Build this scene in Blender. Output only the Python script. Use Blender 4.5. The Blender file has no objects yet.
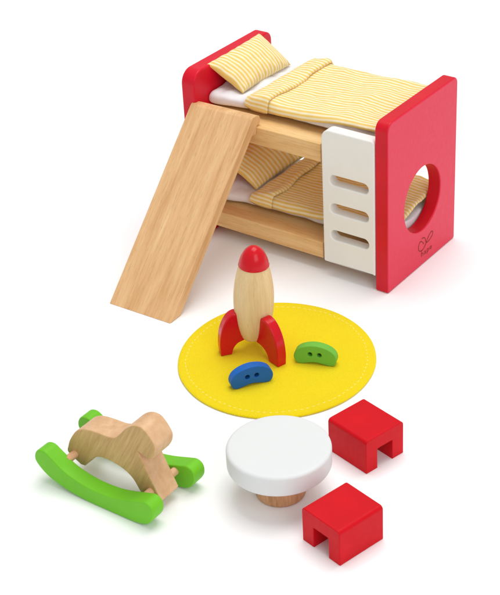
import bpy, bmesh, math, random
from mathutils import Vector, Matrix, noise
random.seed(7)
S = bpy.context.scene
S.unit_settings.system = 'METRIC'
S.unit_settings.scale_length = 0.01        # one unit is one centimetre
COL = S.collection

# ------------------------------------------------------------------ helpers
def lin(h):
    h = h.lstrip('#')
    out = []
    for i in (0, 2, 4):
        c = int(h[i:i+2], 16) / 255
        out.append(c / 12.92 if c <= .04045 else ((c + .055) / 1.055) ** 2.4)
    return (*out, 1)

def link(name, me, mat, parent=None, loc=None, rotz=None):
    o = bpy.data.objects.new(name, me)
    COL.objects.link(o)
    if mat: 
        me.materials.clear(); me.materials.append(mat)
    if parent: o.parent = parent
    if loc: o.location = loc
    if rotz is not None: o.rotation_euler = (0, 0, rotz)
    return o

def root(name, label, cat, loc, rotz=0, group=None):
    o = bpy.data.objects.new(name, None)
    COL.objects.link(o)
    o.empty_display_size = 1
    o.location = loc; o.rotation_euler = (0, 0, rotz)
    return tag(o, label, cat, group)

def tag(o, label, cat, group=None):
    o['label'] = label; o['category'] = cat
    if group: o['group'] = group
    return o

def smooth_mesh(me, ang=40):
    for p in me.polygons: p.use_smooth = True
    me.set_sharp_from_angle(angle=math.radians(ang))

def spline(pts, corners=(), n=6):
    """closed Catmull-Rom through pts; indices in corners stay sharp"""
    N = len(pts); out = []
    for i in range(N):
        p1, p2 = Vector(pts[i]), Vector(pts[(i+1) % N])
        p0 = Vector(pts[i-1]) if i not in corners else p1
        p3 = Vector(pts[(i+2) % N]) if (i+1) % N not in corners else p2
        for k in range(n):
            t = k / n
            out.append(tuple(.5*((2*p1)+(p2-p0)*t+(2*p0-5*p1+4*p2-p3)*t*t+(3*p1-p0-3*p2+p3)*t**3)))
    return out

def rrect(x0, y0, x1, y1, r, n=8):
    """rounded rectangle, r = radii for (x0y0, x1y0, x1y1, x0y1)"""
    if not hasattr(r, '__len__'): r = (r,)*4
    cs = [(x0+r[0], y0+r[0], r[0], 180), (x1-r[1], y0+r[1], r[1], 270),
          (x1-r[2], y1-r[2], r[2], 0), (x0+r[3], y1-r[3], r[3], 90)]
    out = []
    for cx, cy, rr, a in cs:
        if rr < 1e-4: out.append((cx, cy)); continue
        for k in range(n+1):
            t = math.radians(a + 90*k/n)
            out.append((cx + rr*math.cos(t), cy + rr*math.sin(t)))
    return out

def circle(cx, cy, r, n=64):
    return [(cx+r*math.cos(2*math.pi*k/n), cy+r*math.sin(2*math.pi*k/n)) for k in range(n)]

def extrude(loops, depth, bev, M, ang=38):
    """solid plate: 2-D loops (outer, holes...) in the local xy plane, thickness depth centred on z,
    edges rounded by bev, then transformed by matrix M"""
    cu = bpy.data.curves.new('profile', 'CURVE')
    cu.dimensions = '2D'; cu.fill_mode = 'BOTH'
    cu.extrude = depth/2 - bev; cu.bevel_depth = bev; cu.bevel_resolution = 2
    cu.offset = -bev
    for L in loops:
        sp = cu.splines.new('POLY'); sp.points.add(len(L)-1)
        for i, (x, y) in enumerate(L): sp.points[i].co = (x, y, 0, 1)
        sp.use_cyclic_u = True
    tmp = bpy.data.objects.new('tmp', cu); COL.objects.link(tmp)
    bpy.context.view_layer.update()
    dg = bpy.context.evaluated_depsgraph_get()
    me = bpy.data.meshes.new_from_object(tmp.evaluated_get(dg))
    bpy.data.objects.remove(tmp)
    bm = bmesh.new(); bm.from_mesh(me)
    bmesh.ops.remove_doubles(bm, verts=bm.verts, dist=1e-4)
    bmesh.ops.recalc_face_normals(bm, faces=bm.faces)
    bmesh.ops.transform(bm, matrix=M, verts=bm.verts)
    if M.to_3x3().determinant() < 0: bmesh.ops.reverse_faces(bm, faces=bm.faces)
    bm.to_mesh(me); bm.free()
    smooth_mesh(me, ang)
    return me

def weighted(o):
    m = o.modifiers.new('weighted', 'WEIGHTED_NORMAL'); m.keep_sharp = True; m.weight = 80
    return o

# planes: XZ = local (x,y)->(x,z), plate thickness along world y ; YZ likewise
def M_xz(y): return Matrix(((1,0,0,0),(0,0,-1,y),(0,1,0,0),(0,0,0,1)))
def M_yz(x): return Matrix(((0,0,1,x),(1,0,0,0),(0,1,0,0),(0,0,0,1)))
def M_xy(z): return Matrix.Translation((0,0,z))

def lathe(prof, n=72, M=None):
    bm = bmesh.new(); rings = []
    for r, z in prof:
        if r < 1e-4: rings.append([bm.verts.new((0,0,z))])
        else: rings.append([bm.verts.new((r*math.cos(2*math.pi*k/n), r*math.sin(2*math.pi*k/n), z)) for k in range(n)])
    for a, b in zip(rings, rings[1:]):
        for k in range(n):
            j = (k+1) % n
            if len(a) == 1: bm.faces.new((a[0], b[j], b[k])) 
            elif len(b) == 1: bm.faces.new((a[k], a[j], b[0]))
            else: bm.faces.new((a[k], a[j], b[j], b[k]))
    bmesh.ops.recalc_face_normals(bm, faces=bm.faces)
    if M is not None: bmesh.ops.transform(bm, matrix=M, verts=bm.verts)
    me = bpy.data.meshes.new('lathe'); bm.to_mesh(me); bm.free(); smooth_mesh(me, 45)
    return me

def tube(p0, p1, r, n=20):
    p0, p1 = Vector(p0), Vector(p1); d = p1-p0
    q = Vector((0,0,1)).rotation_difference(d.normalized()).to_matrix().to_4x4()
    L = d.length
    return lathe([(0,0),(r,0),(r,L),(0,L)], n, Matrix.Translation(p0) @ q)

# ------------------------------------------------------------------ materials
class NT:
    def __init__(s, name):
        s.m = bpy.data.materials.new(name); s.m.use_nodes = True
        s.t = s.m.node_tree; s.b = s.t.nodes['Principled BSDF']
    def n(s, typ, **kw):
        x = s.t.nodes.new(typ)
        for k, v in kw.items():
            if k in x.inputs: x.inputs[k].default_value = v
            else: setattr(x, k, v)
        return x
    def l(s, a, b): s.t.links.new(a, b)
    def mix(s, fac, a, b, mode='MIX'):
        x = s.t.nodes.new('ShaderNodeMix'); x.data_type = 'RGBA'; x.blend_type = mode
        for sock, v in ((0, fac), (6, a), (7, b)):
            if hasattr(v, 'links') or hasattr(v, 'is_linked'): s.l(v, x.inputs[sock])
            else: x.inputs[sock].default_value = v
        return x.outputs[2]
    def ramp(s, src, stops):
        x = s.t.nodes.new('ShaderNodeValToRGB'); e = x.color_ramp.elements
        e[0].position, e[0].color = stops[0]; e[1].position, e[1].color = stops[-1]
        for p, c in stops[1:-1]:
            q = e.new(p); q.color = c
        s.l(src, x.inputs[0]); return x.outputs[0]
    def bump(s, h, strength, dist):
        x = s.n('ShaderNodeBump', Strength=strength, Distance=dist)
        s.l(h, x.inputs['Height']); s.l(x.outputs[0], s.b.inputs['Normal'])

def g(v): return (v, v, v, 1)

def paint(name, col, rough=.42, coat=0.0, var=.05, spec=.2, face=None):
    k = NT(name); tc = k.n('ShaderNodeTexCoord')
    a = k.n('ShaderNodeTexNoise', Scale=.55, Detail=3.0); k.l(tc.outputs['Object'], a.inputs['Vector'])
    c = lin(col)
    d = tuple(x*(1-var) for x in c[:3]) + (1,); e = tuple(min(1, x*(1+var)) for x in c[:3]) + (1,)
    base = k.ramp(a.outputs[0], [(.3, d), (.7, e)])
    if face:      # the outward broad face (normal along local +x) takes a second colour
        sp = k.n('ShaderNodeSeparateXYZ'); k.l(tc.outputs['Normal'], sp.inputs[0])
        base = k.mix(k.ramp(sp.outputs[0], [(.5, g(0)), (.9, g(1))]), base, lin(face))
    k.l(base, k.b.inputs['Base Color'])
    f = k.n('ShaderNodeTexNoise', Scale=2.6, Detail=5.0); k.l(tc.outputs['Object'], f.inputs['Vector'])
    k.l(k.ramp(f.outputs[0], [(.3, g(rough-.05)), (.7, g(rough+.07))]), k.b.inputs['Roughness'])
    k.b.inputs['Specular IOR Level'].default_value = spec
    k.b.inputs['Coat Weight'].default_value = coat; k.b.inputs['Coat Roughness'].default_value = .18
    m = k.n('ShaderNodeMapping'); m.inputs['Scale'].default_value = (.5, 5.5, .5); k.l(tc.outputs['Object'], m.inputs['Vector'])
    gr = k.n('ShaderNodeTexNoise', Scale=1.0, Detail=4.0, Roughness=.6); k.l(m.outputs[0], gr.inputs['Vector'])
    h = k.n('ShaderNodeMath', operation='MULTIPLY_ADD'); h.inputs[1].default_value = .8
    k.l(gr.outputs[0], h.inputs[0]); k.l(f.outputs[0], h.inputs[2])
    k.bump(h.outputs[0], .16, .035)
    return k.m

def wood(name, light, mid, dark, rot=(0,0,0), wide=1.0, rough=.5, pores=.55, seed=0.0, tint=None):
    """grain runs along local x after rot"""
    k = NT(name); tc = k.n('ShaderNodeTexCoord')
    r = k.n('ShaderNodeMapping'); r.inputs['Rotation'].default_value = rot
    r.inputs['Location'].default_value = (seed, seed*1.7, seed*.6)
    k.l(tc.outputs['Object'], r.inputs['Vector'])
    def streak(sx, sy, detail, dist=0.0, sz=None):
        m = k.n('ShaderNodeMapping'); m.inputs['Scale'].default_value = (sx, sy, sz or sy)
        k.l(r.outputs[0], m.inputs['Vector'])
        x = k.n('ShaderNodeTexNoise', Scale=1.0, Detail=detail, Roughness=.6, Distortion=dist)
        k.l(m.outputs[0], x.inputs['Vector']); return x.outputs[0]
    broad = streak(.10*wide, 1.0*wide, 3.0, .25)
    c1 = k.ramp(broad, [(.30, lin(dark)), (.5, lin(mid)), (.72, lin(light))])
    fine = streak(.45, 9.0, 4.0, .1)
    c2 = k.mix(.30, c1, k.ramp(fine, [(.32, lin(dark)), (.62, lin(light))]))
    por = streak(1.3, 13.0, 2.5)
    pm = k.ramp(por, [(.57, g(1)), (.70, g(1-pores*.30))])
    c3 = k.mix(1.0, c2, pm, 'MULTIPLY')
    if tint:      # the sawn edge shows pinker wood than the broad face (broad face normal is local y)
        sp = k.n('ShaderNodeSeparateXYZ'); k.l(tc.outputs['Normal'], sp.inputs[0])
        ab = k.n('ShaderNodeMath', operation='ABSOLUTE'); k.l(sp.outputs[1], ab.inputs[0])
        soft = k.ramp(broad, [(.3, lin(tint[1])), (.7, lin(tint[0]))])
        soft = k.mix(.25, soft, c3)
        c3 = k.mix(k.ramp(ab.outputs[0], [(.35, g(0)), (.8, g(1))]), soft, c3)
    k.l(c3, k.b.inputs['Base Color'])
    k.l(k.ramp(fine, [(.3, g(rough+.1)), (.7, g(rough-.05))]), k.b.inputs['Roughness'])
    k.b.inputs['Specular IOR Level'].default_value = .35
    k.bump(por, .12, .02)
    return k.m

def cloth_stripes(name, period, duty=.5, yellow='#F0CB70', white='#F8EBC4', pale=None):
    k = NT(name); uv = k.n('ShaderNodeUVMap'); uv.uv_map = 'UVMap'
    tc = k.n('ShaderNodeTexCoord')
    nz = k.n('ShaderNodeTexNoise', Scale=1.1, Detail=2.0); k.l(uv.outputs[0], nz.inputs['Vector'])
    sep = k.n('ShaderNodeSeparateXYZ'); k.l(uv.outputs[0], sep.inputs[0])
    a = k.n('ShaderNodeMath', operation='MULTIPLY'); a.inputs[1].default_value = .03; k.l(nz.outputs[0], a.inputs[0])
    b = k.n('ShaderNodeMath', operation='ADD'); k.l(sep.outputs[1], b.inputs[0]); k.l(a.outputs[0], b.inputs[1])
    c = k.n('ShaderNodeMath', operation='MULTIPLY'); c.inputs[1].default_value = 2*math.pi/period; k.l(b.outputs[0], c.inputs[0])
    d = k.n('ShaderNodeMath', operation='SINE'); k.l(c.outputs[0], d.inputs[0])
    e = k.n('ShaderNodeMath', operation='MULTIPLY_ADD'); e.inputs[1].default_value = .5; e.inputs[2].default_value = .5; k.l(d.outputs[0], e.inputs[0])
    m = (1-duty)
    col = k.ramp(e.outputs[0], [(max(0, m-.30), lin(white)), (min(1, m+.30), lin(yellow))])
    big = k.n('ShaderNodeTexNoise', Scale=1.7, Detail=3.0); k.l(tc.outputs['Object'], big.inputs['Vector'])
    col = k.mix(1.0, col, k.ramp(big.outputs[0], [(.3, g(.93)), (.7, g(1))]), 'MULTIPLY')
    k.l(col, k.b.inputs['Base Color'])
    # weave
    w = k.n('ShaderNodeMapping'); w.inputs['Scale'].default_value = (26, 26, 26); k.l(uv.outputs[0], w.inputs['Vector'])
    ch = k.n('ShaderNodeTexNoise', Scale=1.0, Detail=2.0); k.l(w.outputs[0], ch.inputs['Vector'])
    k.bump(ch.outputs[0], .35, .03)
    k.b.inputs['Roughness'].default_value = .9; k.b.inputs['Specular IOR Level'].default_value = .1
    k.b.inputs['Sheen Weight'].default_value = .15
    return k.m

def fabric(name, col, bump=.3, scale=24, dist=.03, var=.05, sheen=.2):
    k = NT(name); tc = k.n('ShaderNodeTexCoord')
    a = k.n('ShaderNodeTexNoise', Scale=float(scale), Detail=4.0, Roughness=.7); k.l(tc.outputs['Object'], a.inputs['Vector'])
    b = k.n('ShaderNodeTexNoise', Scale=.8, Detail=3.0); k.l(tc.outputs['Object'], b.inputs['Vector'])
    c = lin(col); dk = tuple(x*(1-2*var) for x in c[:3])+(1,)
    x = k.ramp(a.outputs[0], [(.3, dk), (.65, c)])
    x = k.mix(1.0, x, k.ramp(b.outputs[0], [(.3, g(1-var)), (.7, g(1))]), 'MULTIPLY')
    k.l(x, k.b.inputs['Base Color'])
    k.bump(a.outputs[0], bump, dist)
    k.b.inputs['Roughness'].default_value = .95; k.b.inputs['Specular IOR Level'].default_value = .08
    k.b.inputs['Sheen Weight'].default_value = sheen
    return k.m

RED      = paint('red_paint', '#CF0618', .46, spec=.16)
RED_BED  = paint('red_board_paint', '#D80F2A', .34, spec=.24)
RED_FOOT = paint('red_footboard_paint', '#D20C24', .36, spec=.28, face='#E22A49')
RED_ROCK = paint('red_gloss_paint', '#D00A1C', .22, coat=.15, spec=.25)
WHITEP   = paint('white_paint', '#EDECE7', .45, var=.015)
TABLEW   = paint('white_table_paint', '#DEE0DF', .45, var=.01)
GREEN    = paint('green_paint', '#72C42A', .45)
GREENB   = paint('green_button_paint', '#70B842', .5)
BLUE     = paint('blue_paint', '#1C62B4', .45)
HOLE_SHADE     = paint('hole_shade', '#1E2A20', .8)
WOOD_R   = wood('ramp_wood', '#ECC492', '#DFB07C', '#CD9A64', seed=3.1, wide=1.5)
WOOD_B   = wood('bed_wood', '#F2CE95', '#E5B87A', '#D29D5B', seed=9.0)
WOOD_H   = wood('rocking_toy_wood', '#DCBA80', '#C9A369', '#B38C54', rot=(0, math.radians(62), 0), seed=5.0, wide=1.6, tint=('#E6BD98', '#D9A980'))
WOOD_P   = wood('peg_wood', '#EAC09B', '#DFAE85', '#CF9A70', rot=(0, 0, math.radians(90)), seed=1.0)
WOOD_K   = wood('rocket_wood', '#EFD3A4', '#E6C692', '#D9B57F', rot=(0, math.radians(90), 0), seed=2.0, pores=.3, wide=.8)
WOOD_T   = wood('table_leg_wood', '#DDB086', '#CB976B', '#AD774C', rot=(0, math.radians(90), 0), seed=6.0, wide=2.2)
SHEET    = fabric('white_cotton', '#F3F1F4', .25, 20)
FELT     = fabric('yellow_felt', '#FADF10', .9, 12, .08, .018, .1)
THREAD   = fabric('pale_thread', '#F9EC86', .2, 30)
STRIPE   = cloth_stripes('striped_duvet_cotton', .33, .50)
STRIPE_P = cloth_stripes('striped_pillow_cotton', .345, .52)
BURN     = paint('burnt_brown', '#883A24', .8)

# ------------------------------------------------------------------ setting
bm = bmesh.new(); bmesh.ops.create_grid(bm, x_segments=1, y_segments=1, size=1200)
me = bpy.data.meshes.new('studio_floor'); bm.to_mesh(me); bm.free()
k = NT('white_studio_surface')
tc = k.n('ShaderNodeTexCoord'); nz = k.n('ShaderNodeTexNoise', Scale=.08, Detail=3.0); k.l(tc.outputs['Object'], nz.inputs['Vector'])
k.l(k.ramp(nz.outputs[0], [(.3, (.955,.955,.96,1)), (.7, (.97,.97,.97,1))]), k.b.inputs['Base Color'])
k.b.inputs['Roughness'].default_value = .85; k.b.inputs['Specular IOR Level'].default_value = .1
fl = link('studio_floor', me, k.m); fl['kind'] = 'structure'

# ------------------------------------------------------------------ bunk bed
L, W, H, T = 18.39, 10.2, 14.0, 1.1
Z_UP, Z_LO = 10.87, 2.50                # tops of the two bed boards
bed = root('bunk_bed', 'wooden toy bunk bed with red end boards and white ladder panel', 'bunk bed', (0, 0, 0))
hb = weighted(link('headboard', extrude([rrect(-.08, 0, W+.12, H+.22, (.25,.25,.75,1.1))], T+.14, .13, M_yz(T/2-.07)), RED_BED, bed))
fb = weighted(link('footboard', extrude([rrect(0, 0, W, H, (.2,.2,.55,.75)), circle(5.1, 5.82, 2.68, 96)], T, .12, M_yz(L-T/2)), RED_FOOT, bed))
fb['label'] = 'red end board with a round window hole and burnt logo'
def stadium(x0, z, x1, h):
    return rrect(x0, z-h/2, x1, z+h/2, h/2-.001, 10)
lp = weighted(link('ladder_panel', extrude([rrect(12.7, 1.28, L-T-.02, 12.42, (.15,.05,.3,.75)),
        stadium(13.35, 8.42, 16.75, .86), stadium(13.35, 6.06, 16.75, .86), stadium(13.35, 3.78, 16.75, .86)],
        .95, .10, M_xz(-.07+.475)), WHITEP, bed))
for z0, z1 in ((Z_UP-1.5, Z_UP), (Z_LO-1.38, Z_LO)):
    prof = [(T, .4), (12.3, .4), (12.3, .93), (L-T, .93), (L-T, 9.9), (T, 9.9)]
    weighted(link('bed_board', extrude([prof], z1-z0, .07, M_xy((z0+z1)/2)), WOOD_B, bed))

# burnt mark on the footboard: two open loops and the lettering below
XF = L + .012
def ribbon(pts, w, x, name, mat, parent):
    bm = bmesh.new(); prev = None; N = len(pts)
    for i, p in enumerate(pts):
        a = Vector(pts[max(0, i-1)]); b = Vector(pts[min(N-1, i+1)]); t = (b-a).normalized()
        n = Vector((-t.y, t.x)); ww = w*(.65+.5*abs(math.sin(i*.21+1)))
        q = [bm.verts.new((x, p[0]+n.x*s*ww/2, p[1]+n.y*s*ww/2)) for s in (-1, 1)]
        if prev: bm.faces.new((prev[0], q[0], q[1], prev[1]))
        prev = q
    me = bpy.data.meshes.new(name); bm.to_mesh(me); bm.free()
    return link(name, me, mat, parent)
def open_spline(pts, n=8):
    out = []
    for i in range(len(pts)-1):
        p0, p1, p2, p3 = (Vector(pts[max(0,i-1)]), Vector(pts[i]), Vector(pts[i+1]), Vector(pts[min(len(pts)-1,i+2)]))
        for j in range(n):
            t = j/n
            out.append(tuple(.5*((2*p1)+(p2-p0)*t+(2*p0-5*p1+4*p2-p3)*t*t+(3*p1-p0-3*p2+p3)*t**3)))
    out.append(tuple(pts[-1])); return out
mark = [(5.30,1.78),(5.12,2.02),(4.86,2.20),(4.62,2.10),(4.50,1.80),(4.62,1.48),(4.98,1.32),(5.35,1.40),(5.62,1.62),(5.80,1.86),(6.10,2.14),(6.45,2.30),(6.68,2.22),(6.66,1.98),(6.40,1.80),(6.05,1.68),(5.75,1.70),(5.60,1.92),(5.52,2.16),(5.28,2.34),(5.0,2.36)]
lm = ribbon(open_spline([(y, z+.02) for y, z in mark]), .080, XF, 'logo_mark', BURN, fb)
fc = bpy.data.curves.new('lettering', 'FONT'); fc.body = 'hape'; fc.size = .80; fc.align_x = 'CENTER'; fc.space_character = 1.15; fc.offset = 0
to = bpy.data.objects.new('tmp', fc); COL.objects.link(to); bpy.context.view_layer.update()
tm = bpy.data.meshes.new_from_object(to.evaluated_get(bpy.context.evaluated_depsgraph_get())); bpy.data.objects.remove(to)
tm.transform(M_yz(XF) @ Matrix.Translation((5.75, .80, 0)) @ Matrix.Scale(.8, 4, (0,1,0)))
link('logo_lettering', tm, BURN, fb)

# ------------------------------------------------------------------ bedding
def nz3(x, y, z, s): return noise.noise(Vector((x*s, y*s, z*s)))

def sheet_mesh(f, nu, nv, name, closed_v=False, uvf=None):
    bm = bmesh.new(); uvl = bm.loops.layers.uv.new('UVMap')
    V = [[bm.verts.new(f(i/nu, j/nv)) for j in range(nv if closed_v else nv+1)] for i in range(nu+1)]
    m = nv
    if uvf in ('arcv', 'arcu'):       # true cloth length across the stripes
        acc = {}
        jj = nv if closed_v else nv+1
        if uvf == 'arcv':
            for i in range(nu+1):
                t = 0
                for j in range(jj):
                    if j: t += (V[i][j].co-V[i][j-1].co).length
                    acc[i, j] = t
        else:
            for j in range(jj):
                t = 0
                for i in range(nu+1):
                    if i: t += (V[i][j].co-V[i-1][j].co).length
                    acc[i, j] = t
            if closed_v:
                for i in range(nu+1): acc[i, nv] = acc[i, 0]
        fn = uvf
        uvf = lambda a, b: (a*6, acc[round(a*nu), round(b*nv)])
    for i in range(nu):
        for j in range(m):
            j2 = (j+1) % nv if closed_v else j+1
            fc = bm.faces.new((V[i][j], V[i+1][j], V[i+1][j2], V[i][j2]))
            for lp_, (a, b) in zip(fc.loops, ((i,j),(i+1,j),(i+1,j+1),(i,j+1))):
                lp_[uvl].uv = uvf(a/nu, b/nv) if uvf else (a/nu, b/nv)
    if closed_v:
        for row in (V[0], V[-1]):
            try: bm.faces.new(row)
            except Exception: pass
    bmesh.ops.recalc_face_normals(bm, faces=bm.faces)
    me = bpy.data.meshes.new(name); bm.to_mesh(me); bm.free()
    for p in me.polygons: p.use_smooth = True
    return me

def superround(t, p=4.0):
    """closed rounded-box cross-section: t in 0..1 -> (a,b) in [-1,1]"""
    th = 2*math.pi*t
    c, s = math.cos(th), math.sin(th)
    return (math.copysign(abs(c)**(2/p), c), math.copysign(abs(s)**(2/p), s))

def mattress(zb, sd):
    x0, x1, y0, y1 = 1.16, 17.2, 2.3, 9.95
    def f(u, v):
        # rounded ends in x: spend more samples there
        uu = .5-.5*math.cos(math.pi*u); x = x0+(x1-x0)*uu
        e = min(1, (min(uu, 1-uu)*(x1-x0)/.55)); k = math.sqrt(max(0.0, 1-(1-e)**2))*.45+.55
        a, b = superround(v+.0, 3.2)
        yc, zc = (y0+y1)/2, zb+.62
        yb = (y1-y0)/2
        y = yc + a*yb*(.985+.015*k)
        h = .60*k
        z = zc-.0 + b*h
        if b > 0:
            z += .26*b*nz3(x, y, sd, .6) + .13*b*nz3(x, y, sd+9, 1.7) + .35*b*max(0, 1-(x-x0)/2.2)*(.5+.5*a*-1 if a<0 else .5)
        y += .22*nz3(x, 0, sd+3, .7) if a < -.6 else 0
        if a < -.3: y -= .75*max(0, min(1, (5.2-x)/3.8))*smoothstep(-.3, -1, a)
        return (x, y, max(zb+.004, z))
    return sheet_mesh(f, 90, 96, 'mattress', True)

def smoothstep(a, b, x):
    t = max(0, min(1, (x-a)/(b-a))); return t*t*(3-2*t)

def duvet_top(x, y, zb, sd):
    """outer surface of the duvet above the mattress"""
    s = (y-2.2)/7.8
    z = zb + 1.33 + (.55 if zb > 5 else 1.0)*smoothstep(0, 1, s) + .30*smoothstep(4, 16.5, x)*(1-.5*s)
    z += .16*nz3(x, y, sd, .35) + .07*nz3(x, y*1.3, sd+4, .8) + .03*nz3(x*1.6, y, sd+14, 1.6) + .05*abs(nz3(x*.7, y*2.2, sd+8, .8))
    # long soft creases along the bed
    z += .035*math.sin(y*2.3+1.2*nz3(x, y, sd+2, .3)*3)*smoothstep(6, 9, x)
    return z

def duvet(zb, sd):
    x1 = 17.25
    def yfront(x): return 1.92 + .13*nz3(x, 0, sd, .45) - .10*smoothstep(12, 17, x)
    def f(u, v):
        # v: 0..0.10 under lip front, ..., 1 back lip
        s = smoothstep(0,1,v)*.35+v*.65
        yf = yfront(4+13*u); yb = 10.02
        xs = 5.4 + .9*(s)                       # skewed head-side edge, hidden below the folded band
        x = xs + (x1-xs)*u
        y = yf + (yb-yf)*s
        zt = duvet_top(x, y, zb, sd)
        d = min(y-yf, yb-y)/.55
        if d < 1:
            k = math.sqrt(max(0, 1-(1-max(0, d))**2))
            lo = zb+(.58 if zb > 5 else .72)+.75*smoothstep(7.5, 16, x)*(1-s)+.40*s
            zt = lo + (zt-lo)*k
        e = (x1-x)/.35
        if e < 1: zt -= .25*(1-math.sqrt(max(0, 1-(1-e)**2)))
        return (x, y, zt)
    return sheet_mesh(f, 130, 110, 'duvet', uvf='arcv')

def band(zb, sd):
    """folded-over head end of the duvet, a puffed double layer"""
    def f(u, v):
        s = u                                     # along y
        yf, yb = 1.80, 10.0
        y = yf+(yb-yf)*s + .05*nz3(u*9, 1, sd, .5)
        xa = 4.42 + .85*s + .10*nz3(y, 0, sd+1, .8)
        xb = 6.55 + .85*s + .12*nz3(y, 3, sd+1, .7)
        a, b = superround(v, 2.6)
        x = (xa+xb)/2 + a*(xb-xa)/2
        zt = duvet_top(max(x, 4.0), y, zb, sd)
        e = min(s, 1-s)*7.9/.5
        k = 1 if e > 1 else math.sqrt(max(0.0, 1-(1-e)**2))
        # at its head side it lies on the mattress, at the far side on the duvet
        ht = .17 + .11*smoothstep(-1, 1, a)
        lift = .02+.20*smoothstep(-.1, 1, a)*(1+1.3*nz3(y, 5, sd, .5))
        el = zb + (.60 if zb > 5 else .72) + .42*s
        z = el + (zt-el)*k + lift*k + b*ht*(.35+.65*k)
        lo = zb + .60 + .38*k
        w = smoothstep(-1.05, -.35, a)
        z = z*(w*.5+.5) + (lo+.35*s+.35)*(.5-w*.5) + b*.02
        return (x, y, z)
    return sheet_mesh(f, 90, 56, 'folded_band', True, uvf='arcu')

def pillow(P1, P2, P3, P4, puff, sd):
    """P1-P2 front edge (towards foot), P3-P4 head edge"""
    P1, P2, P3, P4 = map(Vector, (P1, P2, P3, P4))
    nrm = ((P2-P1).cross(P3-P1)).normalized()
    if nrm.z < 0: nrm = -nrm
    nu, nv = 56, 80
    bm = bmesh.new(); uvl = bm.loops.layers.uv.new('UVMap')
    def pos(i, j, side):
        s, t = -1+2*i/nu, -1+2*j/nv
        s = math.sin(s*math.pi/2)*.35+s*.65; t = math.sin(t*math.pi/2)*.35+t*.65
        # edges pull inwards between the corners
        ss = s*(1-.06*(1-t*t)); tt = t*(1-.045*(1-s*s))
        a, b = (ss+1)/2, (tt+1)/2
        p = (P1*(1-b)+P2*b)*(1-a) + (P3*(1-b)+P4*b)*a
        h = max(0, (1-s*s))**.42 * max(0, (1-t*t))**.40
        edge = max(abs(s), abs(t))
        wr = .08*nz3(s*2.2, t*4.4, sd+side, 1.0)*min(1, h*3) + .045*math.sin(t*21+3*nz3(s*2, t*2, sd, 1))*smoothstep(.55, .9, abs(s))*min(1, h*4)
        return p + nrm*side*(puff*h*(1.0 if side > 0 else .55) + wr), (s, t)
    grid = {}
    for side in (1, -1):
        for i in range(nu+1):
            for j in range(nv+1):
                onedge = i in (0, nu) or j in (0, nv)
                key = (i, j, 0 if onedge else side)
                if key not in grid: grid[key] = bm.verts.new(pos(i, j, side)[0])
    def V(i, j, side): return grid[(i, j, 0 if (i in (0, nu) or j in (0, nv)) else side)]
    for side in (1, -1):
        for i in range(nu):
            for j in range(nv):
                q = [(i,j),(i+1,j),(i+1,j+1),(i,j+1)]
                fc = bm.faces.new([V(a, b, side) for a, b in q])
                for lp_, (a, b) in zip(fc.loops, q): lp_[uvl].uv = (a/nu*3.6, b/nv*6.7)
    bmesh.ops.recalc_face_normals(bm, faces=bm.faces)
    me = bpy.data.meshes.new('pillow'); bm.to_mesh(me); bm.free()
    for p in me.polygons: p.use_smooth = True
    return me

for lev, zb, sd in (('upper', Z_UP, 1.3), ('lower', Z_LO, 6.9)):
    w = 'topmost red-ended bunk bed level' if 0 else None
    m = link('mattress', mattress(zb, sd), SHEET)
    tag(m, f'thin white cotton mattress pad on the {lev} bunk board', 'mattress', 'bunk mattresses')
    dv = root('duvet', f'yellow and white striped duvet spread over the {lev} bunk', 'duvet', (11, 6, zb+1), group='striped duvets')
    for nm, me in (('cover', duvet(zb, sd)), ('folded_band', band(zb, sd))):
        me.transform(Matrix.Translation((-11, -6, -zb-1)))
        o = link(nm, me, STRIPE, dv)
        if nm == 'cover':
            so = o.modifiers.new('thick', 'SOLIDIFY'); so.thickness = .06; so.offset = -1
dz = Z_LO - Z_UP
pu = link('pillow', pillow((3.62, 2.70, 12.12), (3.72, 9.15, 12.15), (.85, 1.95, 14.22), (.80, 8.95, 14.30), 1.0, 2.0), STRIPE_P)
tag(pu, 'striped pillow propped against the top edge of the red headboard', 'pillow', 'striped pillows')
pl = link('pillow', pillow((4.25, 3.0, 3.75), (5.0, 10.2, 4.35), (1.5, 2.3, 5.9), (1.55, 10.0, 6.5), .80, 7.0), STRIPE_P)
tag(pl, 'striped pillow in the shade of the lower bunk', 'pillow', 'striped pillows')

# ------------------------------------------------------------------ ramp
# side profile in (y, z) at the plank, built flat (s along the slope, t across) and tilted
ang = math.atan2(11.6-0.0, -0.30+11.93)
A0 = Vector((-11.93, 0.0))
def st(y, z):
    d = Vector((y, z)) - A0
    return (d.x*math.cos(ang)+d.y*math.sin(ang), -d.x*math.sin(ang)+d.y*math.cos(ang))
prof_yz = [(-11.93, .0), (-.26, 11.66), (-.06, 11.80), (.45, 11.78), (.80, 11.60), (.92, 11.35), (.88, 11.08), (.70, 10.93), (.36, 10.89), (.30, 10.55), (.20, 10.30), (-.28, 10.33), (-10.62, .0)]
slide = root('ramp_plank', 'plain wooden plank leaning on the upper bunk as a slide', 'ramp', (3.98, -11.93, 0.02))
me = extrude([[st(y, z) for y, z in prof_yz]], 5.74, .07, Matrix(((1,0,0,0),(0,1,0,0),(0,0,1,0),(0,0,0,1))))
o = weighted(link('plank', me, WOOD_R, slide))
slide.rotation_euler = (0, 0, math.radians(1.5))
# local x = along slope, local y = across thickness (towards bed underside is -), local z = plank width
R = Matrix(((0, 0, 1, 0), (math.cos(ang), -math.sin(ang), 0, 0), (math.sin(ang), math.cos(ang), 0, 0), (0, 0, 0, 1)))
o.matrix_local = R

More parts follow.
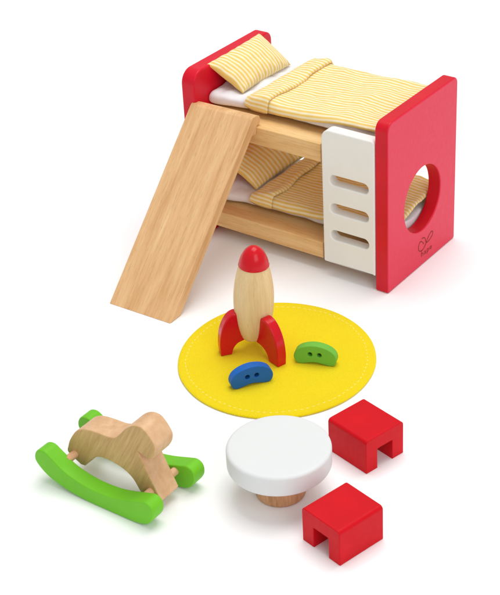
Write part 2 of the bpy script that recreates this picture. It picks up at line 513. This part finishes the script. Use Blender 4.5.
# ------------------------------------------------------------------ rug
RX, RY, RR = 16.22, -11.55, 7.02
rug = root('felt_rug', 'round yellow felt rug with a stitched border', 'rug', (RX, RY, 0))
def oval(x, y):            # cut a touch longer one way
    dx, dy = -.573, .82; q = (x*dx+y*dy)*.042
    return x+dx*q, y+dy*q
def rugf(u, v):
    th = 2*math.pi*v
    prof = [(0, .2), (.3, .2), (.6, .2), (.9, .2), (.985, .19), (.997, .15), (1.0, .1), (.997, .05), (.985, .01)]
    t = u*(len(prof)-1); i = min(int(t), len(prof)-2); fr = t-i
    r = prof[i][0]*(1-fr)+prof[i+1][0]*fr; z = prof[i][1]*(1-fr)+prof[i+1][1]*fr
    rr = RR*(1+.004*math.sin(3*th+1)+.003*nz3(math.cos(th)*3, math.sin(th)*3, 0, 1))
    x, y = r*rr*math.cos(th), r*rr*math.sin(th)
    zz = z + .02*nz3(x, y, 3, .35)*min(1, z*6)
    x, y = oval(x, y)
    return (x, y, zz)
link('rug_felt', sheet_mesh(rugf, 32, 160, 'rug_felt', True), FELT, rug)
bm = bmesh.new(); n = 96; sub = 8; rows = []     # one running thread: up over the felt, then down through it
jit = [random.uniform(-.05, .05) for _ in range(n)]
for q in range(n*sub):
    ph = (q % sub)/sub; st_i = q//sub
    a = 2*math.pi*(q + jit[st_i]*sub*math.sin(math.pi*ph))/(n*sub)
    r0 = 6.42 + .03*math.sin(5*a+1) + .02*math.sin(17*a)
    up = 1 if .05 < ph < .62 else 0
    zz = .2+.02*nz3(r0*math.cos(a), r0*math.sin(a), 3, .35)
    row = []
    for dr, dzz in ((-.034, -.012), (-.02, .012), (.02, .012), (.034, -.012)):
        x, y = oval((r0+dr)*math.cos(a), (r0+dr)*math.sin(a))
        row.append(bm.verts.new((x, y, zz + (dzz if up else dzz-.045))))
    rows.append(row)
for A, B in zip(rows, rows[1:]+rows[:1]):
    for j in range(3): bm.faces.new((A[j], B[j], B[j+1], A[j+1]))
bmesh.ops.recalc_face_normals(bm, faces=bm.faces)
me = bpy.data.meshes.new('stitching'); bm.to_mesh(me); bm.free(); link('stitching', me, THREAD, rug)

# ------------------------------------------------------------------ rocket
KX, KY, KZ = 14.16, -11.42, .21
rk = root('toy_rocket', 'wooden toy rocket with red nose and fins standing on the yellow rug', 'rocket', (KX, KY, KZ))
tilt = Matrix.Rotation(math.radians(2.7), 4, Vector((-.57, .82, 0)))   # the body leans a little on its fins
TM = Matrix.Translation((0,0,.8)) @ tilt @ Matrix.Translation((0,0,-.8))
body = [(0,.86),(.45,.87),(.68,.91),(.84,.99),(.95,1.15),(1.09,1.5),(1.22,1.98),(1.32,2.55),(1.39,3.1),(1.425,3.7),(1.43,4.2),(1.41,4.75),(1.35,5.35),(1.26,5.9),(1.14,6.45),(1.05,6.78),(.9,6.79),(0,6.79)]
link('rocket_body', lathe(body, 80, TM), WOOD_K, rk)
nose = [(0,6.78),(.95,6.78),(1.07,6.80),(1.09,6.86),(1.06,6.95)]
for q in range(1, 17):
    a = q/16*math.pi/2; nose.append((1.06*(.62*math.cos(a)+.38*(1-q/16)) if q < 16 else 0, 6.95+1.36*math.sin(a)))
link('nose_cone', lathe(nose, 80, TM), RED_ROCK, rk)
fin = spline([(1.80,.0),(2.62,.0),(2.66,.9),(2.52,1.95),(2.15,2.78),(1.66,3.24),(1.15,3.2),(.95,2.2),(.78,1.0),(1.28,.85),(1.62,.5)], corners=(0,1,7,8), n=6)
for a, wd in ((231, .96), (344, 1.20), (105, 1.0)):
    me = extrude([[(x*wd if x > 1 else x, z) for x, z in fin]], .78, .09, Matrix.Rotation(math.radians(a), 4, 'Z') @ M_xz(0))
    weighted(link('fin', me, RED_ROCK, rk))

# ------------------------------------------------------------------ bean-shaped blocks with two holes
bean = spline([(.0,.0),(.45,.08),(1.15,.20),(1.85,.08),(2.3,.0),(2.66,.14),(2.80,.62),(2.58,1.15),(2.0,1.52),(1.15,1.68),(.30,1.52),(-.28,1.15),(-.50,.62),(-.36,.14)], n=6)
def make_bean(name, label, loc, rot, mat, flip=False, sc=1):
    r = root(name, label, 'toy block', loc, rot, 'bean-shaped blocks on the rug')
    pts = [((2.3-x if flip else x)*sc, z*sc) for x, z in bean]
    if flip: pts = pts[::-1]
    hs = [(.80, .84), (1.52, .84)]
    if flip: hs = [(.76, .88), (1.48, .88)]
    weighted(link('bean_block', extrude([pts]+[circle(hx*sc, hz*sc, .165, 20) for hx, hz in hs], .66, .07, M_xz(.33)), mat, r))
    for hx, hz in hs:      # dark discs: the shade inside the drilled holes is put into their colour
        link('hole_shade_disc', lathe([(0,0),(.16,0),(.16,.02),(0,.02)], 20, M_xz(.40) @ Matrix.Translation((hx*sc, hz*sc, 0))), HOLE_SHADE, r)
    return r
make_bean('bean_block', 'blue bean-shaped wooden block with two holes on the yellow rug', (16.25, -16.26, .21), math.atan2(.817, .576), BLUE, sc=.93)
make_bean('bean_block', 'green bean-shaped wooden block with two holes on the yellow rug', (18.12, -11.40, .21), math.atan2(.352, .936), GREENB, flip=True, sc=.93)

# ------------------------------------------------------------------ table
tb = root('round_table', 'small round white table on a short thick wooden leg', 'table', (24.95, -23.64, 0))
def arc(cx, cz, r, a0, a1, n=6):
    return [(cx+r*math.cos(math.radians(a0+(a1-a0)*q/n)), cz+r*math.sin(math.radians(a0+(a1-a0)*q/n))) for q in range(n+1)]
top = [(0, 2.13)] + arc(2.94, 2.45, .32, -90, -6) + arc(3.02, 3.41, .24, 4, 90, 8) + [(2.0, 3.655), (0, 3.66)]
link('tabletop', lathe(top, 110), TABLEW, tb)
link('leg', lathe([(0,0.01)] + arc(1.42, .17, .16, -90, 0) + [(1.62,.5),(1.66,1.0),(1.66,2.14),(0,2.14)], 80), WOOD_T, tb)

# ------------------------------------------------------------------ stools
def stool(label, loc, th, wa, da):
    """wa = span of the opening face, da = depth; opening face lies in the local xz plane at y=0"""
    h = 2.51; lw = wa*.30; oh = h*.60
    pts = rrect(0, 0, wa, h, (.06,.06,.26,.26), 6)
    # insert the notch along the bottom edge: rrect starts at x0y0 corner
    outer = pts[:7] + [(lw, 0), (lw, oh-.05), (lw+.05, oh), (wa-lw-.05, oh), (wa-lw, oh-.05), (wa-lw, 0)] + pts[7:]
    me = extrude([outer], da, .055, M_xz(da/2))
    o = weighted(link('stool', me, RED, None, loc, th))
    return tag(o, label, 'stool', 'red block stools')
c1, s1 = math.cos(1.319), math.sin(1.319)
stool('red wooden block stool beside the table and nearest the yellow rug, notch facing right', (28.55, -19.33, 0), 1.319, 3.28, 3.56)
# second: opening face runs from the near corner to the left
o2x, o2y = 31.80, -27.44
stool('red wooden block stool nearest the viewer, its notch facing the left', (o2x + 3.28*math.cos(1.3225+math.pi/2), o2y + 3.28*math.sin(1.3225+math.pi/2), 0), 1.3225-math.pi/2, 3.28, 3.53)

# ------------------------------------------------------------------ rocking horse
HX, HY = 16.4, -30.8
rh = root('rocking_horse', 'wooden rocking toy with saddle-shaped body on bright green rockers', 'rocking toy', (HX, HY, 0))
rock = [(11.12,1.95),(11.22,1.42),(12.0,.74),(13.1,.34),(14.3,.10),(15.6,.0),(16.9,.0),(18.2,.01),(19.3,.07),(20.05,.32),(20.50,.86),(20.62,1.38),(20.48,1.80),(20.08,1.99),(19.55,1.86),(18.2,1.45),(17.0,1.22),(15.4,1.20),(13.75,1.56),(12.6,2.26),(12.0,2.60),(11.42,2.46)]
rock = spline([(x-HX, z) for x, z in rock], n=5)
for dy in (.55, 4.65):
    weighted(link('rocker', extrude([rock], 1.08, .10, M_xz(dy)), GREEN, rh))
bd = [(12.37,1.58),(12.42,2.1),(12.67,2.72),(13.2,3.5),(13.75,3.92),(14.4,4.12),(15.25,4.20),(16.03,4.24),(16.6,4.42),(16.95,4.78),(17.5,5.42),(18.0,5.82),(18.5,6.0),(19.0,5.93),(19.45,5.48),(19.76,4.92),(19.68,4.35),(19.40,3.86),(18.95,3.80),(18.30,4.05),(19.82,.86),(19.72,.66),(18.60,.62),(18.22,.84),(17.72,1.62),(17.2,2.02),(16.6,2.24),(15.9,2.34),(15.14,2.30),(14.7,2.10),(14.2,1.60),(13.68,1.02),(13.35,1.0)]
bp = spline([(x-HX, z) for x, z in bd], corners=(19, 20, 21, 22, 31, 32, 17), n=4)
ob = weighted(link('horse_body', extrude([bp], 1.78, .10, M_xz(2.60)), WOOD_H, rh))
for px, pz in ((12.98, 1.72), (19.08, 1.28)):
    for y0, y1 in ((.9, 1.9), (3.3, 4.3)):
        link('peg', tube((px-HX, y0, pz), (px-HX, y1, pz), .27), WOOD_P, rh)

# ------------------------------------------------------------------ camera
cam = bpy.data.cameras.new('camera'); co = bpy.data.objects.new('camera', cam); COL.objects.link(co)
a, e, r = -0.6106613841736515, 0.5447535120949141, -0.0347211959770174
F = Vector((math.cos(e)*math.sin(a), math.cos(e)*math.cos(a), -math.sin(e)))
rt = Vector((math.cos(a), -math.sin(a), 0)); up = rt.cross(F)
Rr = math.cos(r)*rt + math.sin(r)*up; Uu = -math.sin(r)*rt + math.cos(r)*up
co.matrix_world = Matrix(((Rr.x, Uu.x, -F.x, 69.1246), (Rr.y, Uu.y, -F.y, -83.3192), (Rr.z, Uu.z, -F.z, 59.7151), (0,0,0,1)))
cam.sensor_width = 36; cam.sensor_height = 36; cam.sensor_fit = 'AUTO'
cam.lens = 1514.2/595*36
cam.shift_x = -55.497/595; cam.shift_y = -8.54/595
cam.clip_start = 1; cam.clip_end = 5000
S.camera = co

# ------------------------------------------------------------------ light: white tent and a large soft box
w = bpy.data.worlds.new('World'); S.world = w; w.use_nodes = True
nt = w.node_tree; bg = nt.nodes['Background']
bg.inputs['Color'].default_value = (1, 1, 1, 1); bg.inputs['Strength'].default_value = .53
def area(name, loc, target, size, power, col=(1,1,1)):
    l = bpy.data.lights.new(name, 'AREA'); l.shape = 'SQUARE'; l.size = size; l.energy = power; l.color = col
    o = bpy.data.objects.new(name, l); COL.objects.link(o); o.location = loc
    o.rotation_euler = (Vector(target)-Vector(loc)).to_track_quat('-Z', 'Y').to_euler()
    return o
area('key_softbox', (12, 35, 240), (14, -8, 0), 170, .68*9.87*243**2)
area('side_softbox', (165, -90, 120), (14, -8, 3), 110, .13*9.87*215**2*1.6)

S.view_settings.view_transform = 'Standard'; S.view_settings.look = 'None'
S.view_settings.exposure = 0; S.view_settings.gamma = 1
